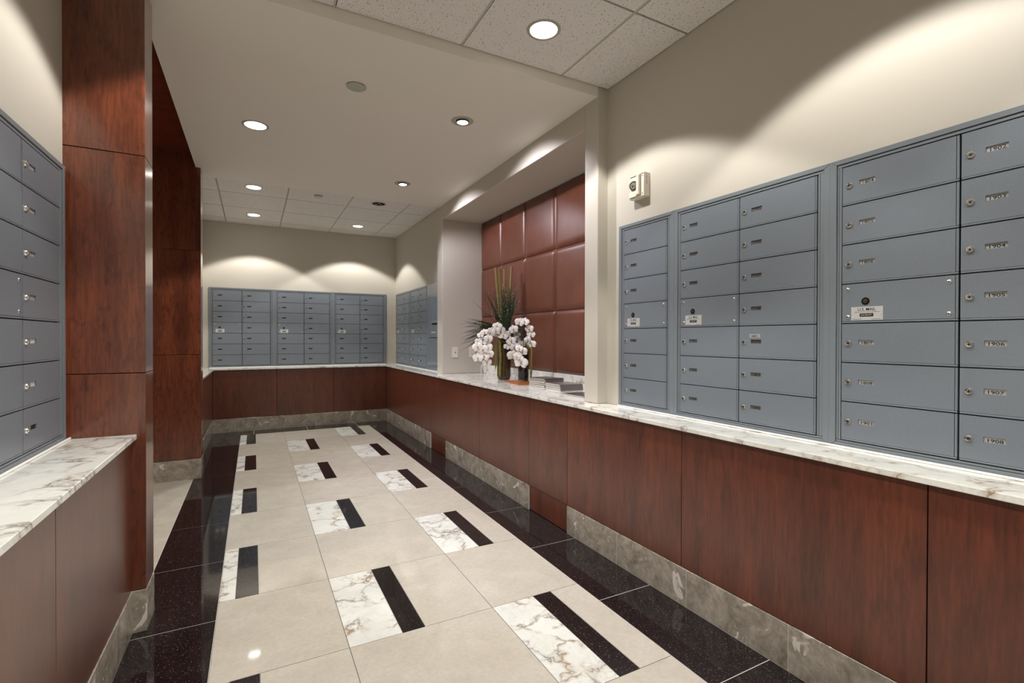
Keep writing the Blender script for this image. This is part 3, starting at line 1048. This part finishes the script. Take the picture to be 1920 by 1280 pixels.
spot_fit(1.223, 3.026, 'small bright adjustable spotlight in the plaster ceiling, nearer of the two', (2.15, 3.15, 1.15))
spot_fit(1.226, 4.509, 'small bright adjustable spotlight in the plaster ceiling, farther of the two', (2.15, 4.35, 1.15))

def cover(x, y, z, r, label, drop):
    root = empty('sprinkler_cover', (x, y, z - drop - 0.002))
    tag(root, label, 'sprinkler cover')
    b = bmesh.new()
    lathe(b, [(0.0001, -drop - 0.0015), (r * 0.96, -drop - 0.0015), (r, -drop), (r * 0.97, -drop + 0.001), (0.0001, -drop + 0.001)], (x, y, z), 'Z', 36)
    mk('cover_plate', b, M_GREYPLASTIC, root, smooth='auto')
    b = bmesh.new()
    lathe(b, [(r * 0.6, -drop + 0.0012), (r * 0.6, -0.0004)], (x, y, z), 'Z', 20)
    mk('collar', b, M_WHITE, root)
cover(0.519, 2.896, ZG, 0.055, 'flat round grey sprinkler cover plate on the plaster ceiling', 0.005)
cover(0.603, 5.517, ZT, 0.045, 'small round grey sprinkler cover in the far tile ceiling', 0.008)

# ------------------------------------------------------------------ fire alarm
root = empty('fire_alarm', (1.85, 2.035, 1.952))
tag(root, 'cream wall fire alarm with a clear strobe and red FIRE lettering, above the narrow mailboxes', 'fire alarm')
b = bmesh.new()
# tray: a shallow box with rim
x0, x1, y0, y1, z0, z1 = 1.842, 1.8845, 1.984, 2.102, 1.962, 2.088
t_ = 0.004
box(b, x1 - 0.006, y0, z0, x1, y1, z1)
box(b, x0, y0, z0, x1 - 0.006, y0 + t_, z1, bev=0.0008)
box(b, x0 + 0.008, y1 - t_, z0, x1 - 0.006, y1, z1, bev=0.0008)
box(b, x0, y0 + t_, z0, x1 - 0.006, y1 - t_, z0 + t_, bev=0.0008)
box(b, x0, y0 + t_, z1 - t_, x1 - 0.006, y1 - t_, z1, bev=0.0008)
mk('housing', b, M_WHITE, root)
b = bmesh.new()
box(b, 1.846, 1.990, 1.968, 1.878, 2.010, 2.082, bev=0.001)
box(b, 1.830, 2.014, 1.974, 1.878, 2.034, 2.078, bev=0.002)
mk('horn_body', b, M_WHITE, root)
b = bmesh.new()
for z in (1.978, 2.072):
    lathe(b, [(0.003, -0.001), (0.003, 0.001)], (1.846, 2.0, z), 'X', 12)
mk('screw', b, M_BRASS, root)
b = bmesh.new()
lathe(b, [(0.0001, -0.022), (0.014, -0.019), (0.023, -0.010), (0.027, 0.0), (0.027, 0.004)], (1.842, 2.064, 2.032), 'X', 24)
mk('strobe_lens', b, M_CLEAR, root, smooth=True)
b = bmesh.new()
lathe(b, [(0.0001, -0.008), (0.008, -0.006), (0.020, 0.003)], (1.842, 2.064, 2.032), 'X', 20)
mk('reflector', b, M_CHROME, root, smooth=True)
b = bmesh.new()
box(b, 1.836, 2.037, 1.968, 1.876, 2.096, 2.000, bev=0.002)
box(b, 1.8425, 2.037, 2.001, 1.876, 2.096, 2.078, bev=0.002)
mk('strobe_base', b, M_WHITE, root)
b = bmesh.new()
for i, ch in enumerate('FIRE'):
    zz = 2.068 - i * 0.0115
    wch = 0.0022 if ch == 'I' else 0.0065
    xc = 1.863
    text(b, ch, lambda u, v, zz=zz, wch=wch: (xc - wch / 2 + wch * u, 1.9836, zz - 0.0082 + 0.0082 * v), 0)
mk('fire_lettering', b, M_RED, root)

# ------------------------------------------------------------------ wall plates in the niche
def wall_plate(xc, zc, label, outlet):
    root = empty('wall_plate', (xc, 5.045, zc - 0.058))
    tag(root, label, 'wall plate')
    b = bmesh.new()
    box(b, xc - 0.0355, 5.0435, zc - 0.058, xc + 0.0355, 5.0495, zc + 0.058, bev=0.0018)
    mk('plate', b, M_WHITE, root)
    b = bmesh.new()
    if outlet:
        for dz in (-0.02, 0.02):
            box(b, xc - 0.0165, 5.0425, zc + dz - 0.014, xc + 0.0165, 5.0437, zc + dz + 0.014, bev=0.0004, mat=0)
            for dx in (-0.006, 0.006):
                box(b, xc + dx - 0.001, 5.0420, zc + dz - 0.003, xc + dx + 0.001, 5.0427, zc + dz + 0.006, mat=1)
            box(b, xc - 0.002, 5.0420, zc + dz - 0.010, xc + 0.002, 5.0427, zc + dz - 0.006, mat=1)
        mk('sockets', b, [M_WHITE, M_GAP], root)
    else:
        lathe(b, [(0.0001, -0.004), (0.004, -0.004), (0.0055, 0.0)], (xc, 5.0437, zc - 0.002), 'Y', 14)
        mk('jack', b, M_GAP, root)
wall_plate(1.956, 1.040, 'small cream wall plate with one dark jack on the side of the niche', False)
wall_plate(2.159, 1.040, 'cream power outlet half hidden behind the white orchids', True)

# ------------------------------------------------------------------ vases and flowers
VX, VY = 2.095, 4.13
root = empty('vase', (VX, VY, ZC))
tag(root, 'tall smoky brown glass cylinder vase holding the orchids and bamboo', 'vase')
b = bmesh.new()
prof = [(0.0001, 0.001), (0.050, 0.001), (0.058, 0.006), (0.063, 0.03)]
z = 0.03
while z < 0.33:
    prof += [(0.0655, z + 0.006), (0.0635, z + 0.013)]
    z += 0.016
prof += [(0.066, 0.35), (0.062, 0.35), (0.060, 0.30), (0.0001, 0.29)]
lathe(b, prof, (VX, VY, ZC), 'Z', 40)
mk('vase_body', b, M_SMOKE, root, smooth=True)

root = empty('tray', (2.02, 3.70, ZC))
tag(root, 'flat orange wooden tray under the smaller vase, left of the magazines', 'tray')
b = bmesh.new()
prism(b, [(1.945, 3.56), (2.10, 3.53), (2.13, 3.86), (1.975, 3.89)], ZC + 0.0005, ZC + 0.014, bev=0.001)
mk('tray_base', b, M_TRAY, root)
b = bmesh.new()
prism(b, [(1.955, 3.57), (2.09, 3.545), (2.105, 3.70), (1.97, 3.725)], ZC + 0.0145, ZC + 0.026, bev=0.001)
mk('tray_block', b, M_TRAY, root)

WX, WY, WZ = 2.03, 3.635, ZC + 0.0265
root = empty('vase', (WX, WY, WZ))
tag(root, 'smaller clear glass vase with dark stems, standing on the orange tray', 'vase')
b = bmesh.new()
lathe(b, [(0.0001, 0.0), (0.044, 0.0), (0.046, 0.004), (0.046, 0.26), (0.043, 0.26), (0.043, 0.012), (0.0001, 0.010)], (WX, WY, WZ), 'Z', 32)
mk('glass_cylinder', b, M_SMOKE2, root, smooth='auto')

def blossom_mesh():
    b = bmesh.new()
    def pet(ang, L, w, lift, mat=0, n=7):
        ca, sa = math.cos(ang), math.sin(ang)
        rows = []
        for i in range(n + 1):
            t = i / n
            ww = w * math.sin(PI * min(1, 0.10 + t * 0.86)) ** 0.6
            r = L * t
            rowv = []
            for s in (-1, -0.5, 0, 0.5, 1):
                zz = lift * math.sin(t * PI * 0.8) - 0.22 * w * s * s + 0.05 * w * math.sin(5 * t + 3 * s)
                x, y = r, s * ww
                rowv.append(b.verts.new((x * ca - y * sa, x * sa + y * ca, zz)))
            rows.append(rowv)
        for i in range(n):
            for j in range(4):
                f = b.faces.new((rows[i][j], rows[i + 1][j], rows[i + 1][j + 1], rows[i][j + 1]))
                f.material_index = mat
    R_ = 0.043
    for a in (PI / 2, PI / 2 + 2.25, PI / 2 - 2.25):
        pet(a, R_ * 1.02, 0.0165, 0.002)
    for a in (0.20, PI - 0.20):
        pet(a, R_ * 1.12, 0.029, 0.006)
    pet(-PI / 2, 0.014, 0.006, 0.012, 1)
    lathe(b, [(0.0001, 0.0), (0.005, 0.003), (0.0045, 0.009), (0.0001, 0.011)], (0, 0, 0), 'Z', 8, mat=1)
    r = bmesh.ops.solidify(b, geom=list(b.faces), thickness=0.0006)
    me = bpy.data.meshes.new('orchid_blossom')
    b.to_mesh(me); b.free()
    me.materials.append(M_PETAL); me.materials.append(M_LIP)
    for p in me.polygons: p.use_smooth = True
    return me
BLOOM = blossom_mesh()

AR = empty('flower_arrangement', (VX, VY, ZC + 0.29))
tag(AR, 'tall arrangement of white orchids, dark grass and bamboo stalks in the brown vase', 'flowers')
AR2 = empty('flower_arrangement', (WX, WY, WZ + 0.02))
tag(AR2, 'cluster of white orchids at the right, growing from the smaller vase', 'flowers')

def spray(points, start, mids, parent, face=(-0.42, -0.9, 0.1)):
    b = bmesh.new()
    st = Vector(start)
    path = [st] + [Vector(m_) for m_ in mids]
    tube(b, path, 0.0024, 6)
    # side stalks
    for (x, y, z, s) in points:
        p = Vector((x, y, z))
        q = min(path, key=lambda v: (v - p).length)
        d = p - q
        if d.length > 0.012:
            tube(b, [q, q + d * 0.5 + Vector((0, 0.008, 0.006)), p + Vector((0.004, 0.01, 0))], 0.0011, 5)
    o = mk('orchid_spray', b, M_TWIG, parent)
    for (x, y, z, s) in points:
        fo = bpy.data.objects.new('blossom', BLOOM)
        COL.objects.link(fo)
        fo.parent = o
        fo.location = Vector((x, y, z)) - OFF[o.name]
        dirv = Vector(face) + Vector((random.uniform(-.35, .35), random.uniform(-.2, .2), random.uniform(-.35, .3)))
        qt = dirv.to_track_quat('Z', 'Y')
        fo.rotation_mode = 'QUATERNION'
        from mathutils import Quaternion
        fo.rotation_quaternion = qt @ Quaternion((0, 0, 1), random.uniform(-0.4, 0.4))
        fo.scale = (s, s, s)

SL = [(1.832, 4.0, 1.249, 0.75), (1.803, 4.02, 1.223, 0.7), (1.775, 4.0, 1.16, 0.8), (1.755, 3.98, 1.118, 1.05), (1.826, 4.02, 1.168, 0.95), (1.861, 3.98, 1.191, 0.9), (1.803, 3.97, 1.092, 1.1), (1.867, 4.0, 1.112, 0.95), (1.769, 4.0, 1.019, 1.05), (1.821, 3.98, 1.034, 1.05), (1.878, 4.0, 1.054, 1.0), (1.852, 3.99, 0.976, 0.95), (1.89, 4.0, 1.244, 1.0), (1.878, 4.03, 1.144, 0.7)]
SC = [(1.992, 4.06, 1.305, 1.0), (1.965, 4.04, 1.261, 1.0), (2.02, 4.05, 1.262, 1.0), (2.038, 4.03, 1.218, 1.0), (1.99, 4.06, 1.229, 0.8), (1.925, 4.05, 1.262, 0.8)]
SM = [(2.129, 4.0, 1.278, 1.0), (2.172, 4.02, 1.232, 0.8), (2.08, 4.04, 1.229, 0.9), (2.104, 4.0, 1.17, 1.05), (2.129, 3.98, 1.116, 1.05), (2.068, 4.02, 1.116, 0.7), (2.108, 3.97, 1.035, 1.25), (2.209, 4.0, 1.137, 0.9), (2.178, 4.02, 1.186, 0.8)]
def shift(pts, y_new, y_old):
    k_ = y_new / y_old
    return [(x * k_, y_new, CAM_H + (z - CAM_H) * k_, s * k_) for x, _, z, s in pts]
SR = shift([(2.343, 4.28, 1.354, 1.05), (2.403, 4.28, 1.361, 1.05), (2.458, 4.28, 1.291, 0.95), (2.478, 4.28, 1.233, 0.95), (2.485, 4.28, 1.132, 1.05), (2.437, 4.28, 1.18, 0.8)], 3.66, 4.28)
SR2 = shift([(2.222, 4.0, 1.066, 1.1), (2.21, 4.0, 0.968, 1.4), (2.166, 4.0, 1.023, 0.8), (2.19, 4.0, 1.10, 0.8)], 3.56, 4.0)
spray(SL, (2.05, 4.11, 1.17), [(2.0, 4.08, 1.26), (1.93, 4.05, 1.275), (1.86, 4.03, 1.24), (1.82, 4.02, 1.17), (1.805, 4.01, 1.09), (1.815, 4.0, 1.0), (1.835, 4.0, 0.955)], AR)
spray(SC, (2.06, 4.11, 1.17), [(2.03, 4.09, 1.26), (2.0, 4.08, 1.30)], AR)
spray(SM, (2.12, 4.11, 1.17), [(2.13, 4.06, 1.27), (2.15, 4.03, 1.21), (2.13, 4.02, 1.12), (2.10, 4.01, 1.04)], AR)
spray(SR, (WX, WY + 0.01, WZ + 0.02), [(WX + 0.01, WY + 0.02, 1.18), (2.05, 3.67, 1.31), (2.09, 3.67, 1.28), (2.11, 3.67, 1.2), (2.12, 3.67, 1.14)], AR2)
spray(SR2, (WX - 0.02, WY - 0.01, WZ + 0.02), [(WX - 0.02, WY, 1.08), (1.98, 3.60, 1.14), (1.97, 3.59, 1.06), (1.965, 3.58, 1.0)], AR2)
# bamboo
for (tx, tz, bx) in ((2.004, 1.860, 2.068), (2.043, 1.845, 2.080), (2.099, 1.850, 2.098), (2.174, 1.880, 2.135)):
    b = bmesh.new()
    p0 = Vector((bx, 4.13, 1.16)); p1 = Vector((tx, 4.13, tz))
    pts, rad = [], []
    for i in range(25):
        t = i / 24
        pts.append(p0.lerp(p1, t)); rad.append(0.0112 + (0.0014 if i % 6 == 0 else 0))
    tube(b, pts, rad, 10)
    mk('bamboo_stalk', b, M_BAMBOO, AR, smooth='auto')
# grass: an upright tuft and arching side tufts
def blades(bm, base_, tips, w=0.0032):
    for tip, sag in tips:
        b0 = Vector(base_) + Vector((random.uniform(-.03, .03), random.uniform(-.03, .03), random.uniform(-.02, .02)))
        t1 = Vector(tip)
        ctl = b0.lerp(t1, 0.5) + Vector((0, 0, sag))
        prev = None
        n = 7
        d = (t1 - b0)
        side = d.cross(Vector((0.42, 0.9, 0))).normalized()
        for i in range(n + 1):
            t = i / n
            p = b0 * (1 - t) ** 2 + ctl * 2 * t * (1 - t) + t1 * t * t
            ww = w * (1 - t) ** 0.6 + 0.0003
            th = Vector((0.42, 0.9, 0)) * 0.0004
            r4 = [bm.verts.new(p + side * ww), bm.verts.new(p + th), bm.verts.new(p - side * ww), bm.verts.new(p - th)]
            if prev:
                for k3 in range(4):
                    bm.faces.new((prev[k3], prev[(k3 + 1) % 4], r4[(k3 + 1) % 4], r4[k3]))
            prev = r4
b = bmesh.new()
tips = []
for _ in range(200):
    a = random.gauss(0, 0.24)
    L = random.uniform(0.18, 0.46)
    tips.append(((min(2.23, VX + 0.02 + L * math.sin(a)), VY + random.uniform(-.08, .08), 1.24 + L * math.cos(a)), random.uniform(0.0, 0.03)))
blades(b, (VX + 0.01, VY, 1.22), tips)
tips = []
for _ in range(80):
    L = random.uniform(0.16, 0.42)
    a = random.uniform(-0.25, 0.6)
    tips.append(((VX - 0.06 - L * math.cos(a), VY + random.uniform(-.10, .08), 1.26 + L * math.sin(a) - 0.25 * L), random.uniform(0.03, 0.10)))
blades(b, (VX - 0.03, VY, 1.24), tips, 0.0026)
tips = []
for _ in range(60):
    L = random.uniform(0.14, 0.26)
    a = random.uniform(-0.3, 0.9)
    tips.append(((min(2.225, VX + 0.04 + L * 0.6 * math.cos(a)), VY - L * 0.9, 1.25 + L * math.sin(a) - 0.2 * L), random.uniform(0.02, 0.07)))
blades(b, (VX + 0.03, VY, 1.24), tips, 0.0026)
o = mk('grass', b, M_GRASS, AR); o['kind'] = 'stuff'
b = bmesh.new()
for _ in range(30):
    a = random.gauss(0.05, 0.28); L = random.uniform(0.3, 0.5)
    p0 = Vector((VX + 0.01, VY - 0.01, 1.24)); p1 = Vector((min(2.23, VX + 0.02 + L * math.sin(a)), VY - 0.03 + random.uniform(-.05, .05), 1.24 + L * math.cos(a)))
    tube(b, [p0, p0.lerp(p1, 0.5) + Vector((0, 0, 0.01)), p1], 0.0008, 4, mat=0)
    for k in range(9):
        t = random.uniform(0.35, 1.0)
        c = p0.lerp(p1, t) + Vector((random.uniform(-.012, .006), -0.004, random.uniform(-.01, .01)))
        m4 = Matrix.Translation(c)
        r = bmesh.ops.create_icosphere(b, subdivisions=1, radius=0.0026, matrix=m4)
        for v in r['verts']:
            for f in v.link_faces: f.material_index = 1
o = mk('beaded_twigs', b, [M_TWIG, M_BEAD], AR); o['kind'] = 'stuff'
def strand(parent, pts, rad):
    b = bmesh.new()
    P_, R_ = [], []
    for i in range(len(pts) - 1):
        a, c = Vector(pts[i]), Vector(pts[i + 1])
        for k in range(8):
            P_.append(a.lerp(c, k / 8) + Vector((random.uniform(-.002, .002), random.uniform(-.002, .002), 0)))
            R_.append(rad * random.uniform(0.7, 1.25))
    P_.append(Vector(pts[-1])); R_.append(rad * 0.4)
    tube(b, P_, R_, 8)
    mk('moss_strand', b, M_MOSS, parent, smooth=True)
strand(AR, [(2.04, 4.10, 1.20), (2.01, 4.05, 1.16), (2.015, 4.045, 1.0), (2.008, 4.045, 0.835)], 0.012)
strand(AR, [(2.02, 4.10, 1.20), (1.965, 4.04, 1.15), (1.963, 4.04, 1.0), (1.962, 4.04, 0.915)], 0.006)
strand(AR2, [(WX + 0.02, WY - 0.01, 1.15), (WX + 0.05, WY - 0.055, 1.10), (WX + 0.045, WY - 0.055, 0.95), (WX + 0.045, WY - 0.05, 0.86)], 0.008)
b = bmesh.new()
for dx in (-0.02, 0.0, 0.02):
    tube(b, [(WX + dx, WY, WZ + 0.02), (WX - dx * 0.7, WY + 0.005, WZ + 0.12), (WX + dx * 0.6, WY, WZ + 0.25)], 0.0045, 6)
lathe(b, [(0.0001, 0.013), (0.036, 0.013), (0.038, 0.045), (0.0001, 0.05)], (WX, WY, WZ), 'Z', 20)
mk('dark_stems', b, M_TWIG, AR2)

# ------------------------------------------------------------------ magazines
def book(label, pts, z0, h, cov, group):
    """pts: four corners, the first edge shows the pages, the second the spine."""
    cx = sum(p[0] for p in pts) / 4; cy = sum(p[1] for p in pts) / 4
    root = empty('magazine', (cx, cy, z0))
    tag(root, label, 'magazine', group)
    ins = [((p[0] - cx) * 0.985 + cx, (p[1] - cy) * 0.985 + cy) for p in pts]
    b = bmesh.new()
    prism(b, ins, z0 + 0.0008, z0 + h - 0.0008, bev=0.0003)
    mk('pages', b, M_PAPER, root)
    b = bmesh.new()
    prism(b, pts, z0, z0 + 0.0009)
    prism(b, pts, z0 + h - 0.0009, z0 + h)
    # spine along the second edge
    a, c = Vector((*pts[1], 0)), Vector((*pts[2], 0))
    nrm = (c - a).normalized(); pr = Vector((nrm.y, -nrm.x, 0)) * 0.0012
    if (Vector((cx, cy, 0)) - a).dot(pr) > 0: pr = -pr
    prism(b, [(a.x, a.y), (c.x, c.y), (c.x + pr.x, c.y + pr.y), (a.x + pr.x, a.y + pr.y)], z0, z0 + h)
    mk('cover', b, cov, root)
def rot_rect(c, e1, L2, jit=0.0, ang=0.0):
    # c corner, e1 vector along the pages edge, second edge perpendicular (towards +x)
    c = Vector((*c, 0)); e = Vector((*e1, 0))
    p = Vector((-e.y, e.x, 0)).normalized() * L2
    if p.x < 0: p = -p
    pts = [c + e, c, c + p, c + p + e]
    m = sum(pts, Vector()) / 4
    R = Matrix.Rotation(ang, 3, 'Z')
    return [tuple((R @ (q - m) + m + Vector((jit, -jit, 0)))[:2]) for q in pts]
gA, gB = 'magazines in the left stack on the niche counter', 'magazines in the right stack on the niche counter'
namesA = ['bottom magazine of the left, taller stack in the niche', 'second magazine up in the taller stack in the niche', 'third magazine up in the taller stack in the niche', 'fourth magazine up in the taller stack in the niche', 'dark topmost magazine of the left, taller stack']
z = ZC + 0.0005
for i, (lb, hh) in enumerate(zip(namesA, (0.017, 0.016, 0.014, 0.013, 0.008))):
    book(lb, rot_rect((2.03, 3.285), (-0.030, 0.205), 0.195, random.uniform(-.003, .003), random.uniform(-.02, .02)), z, hh, [M_COVER2, M_COVER, M_COVER2, M_COVER2, M_COVER][i], gA)
    z += hh + 0.0003
namesB = ['bottom magazine of the right, lower stack in the niche', 'middle magazine of the right, lower stack in the niche', 'grey topmost magazine of the right, lower stack']
z = ZC + 0.0005
for i, (lb, hh) in enumerate(zip(namesB, (0.018, 0.016, 0.012))):
    book(lb, rot_rect((2.004, 3.031), (0.010, 0.225), 0.20, random.uniform(-.003, .003), random.uniform(-.02, .02)), z, hh, M_COVER2, gB)
    z += hh + 0.0003
book('thin black brochure lying flat at the right end of the niche counter', [(1.905, 2.835), (1.92, 2.62), (2.08, 2.63), (2.07, 2.845)], ZC + 0.0005, 0.009, M_COVER3, None)
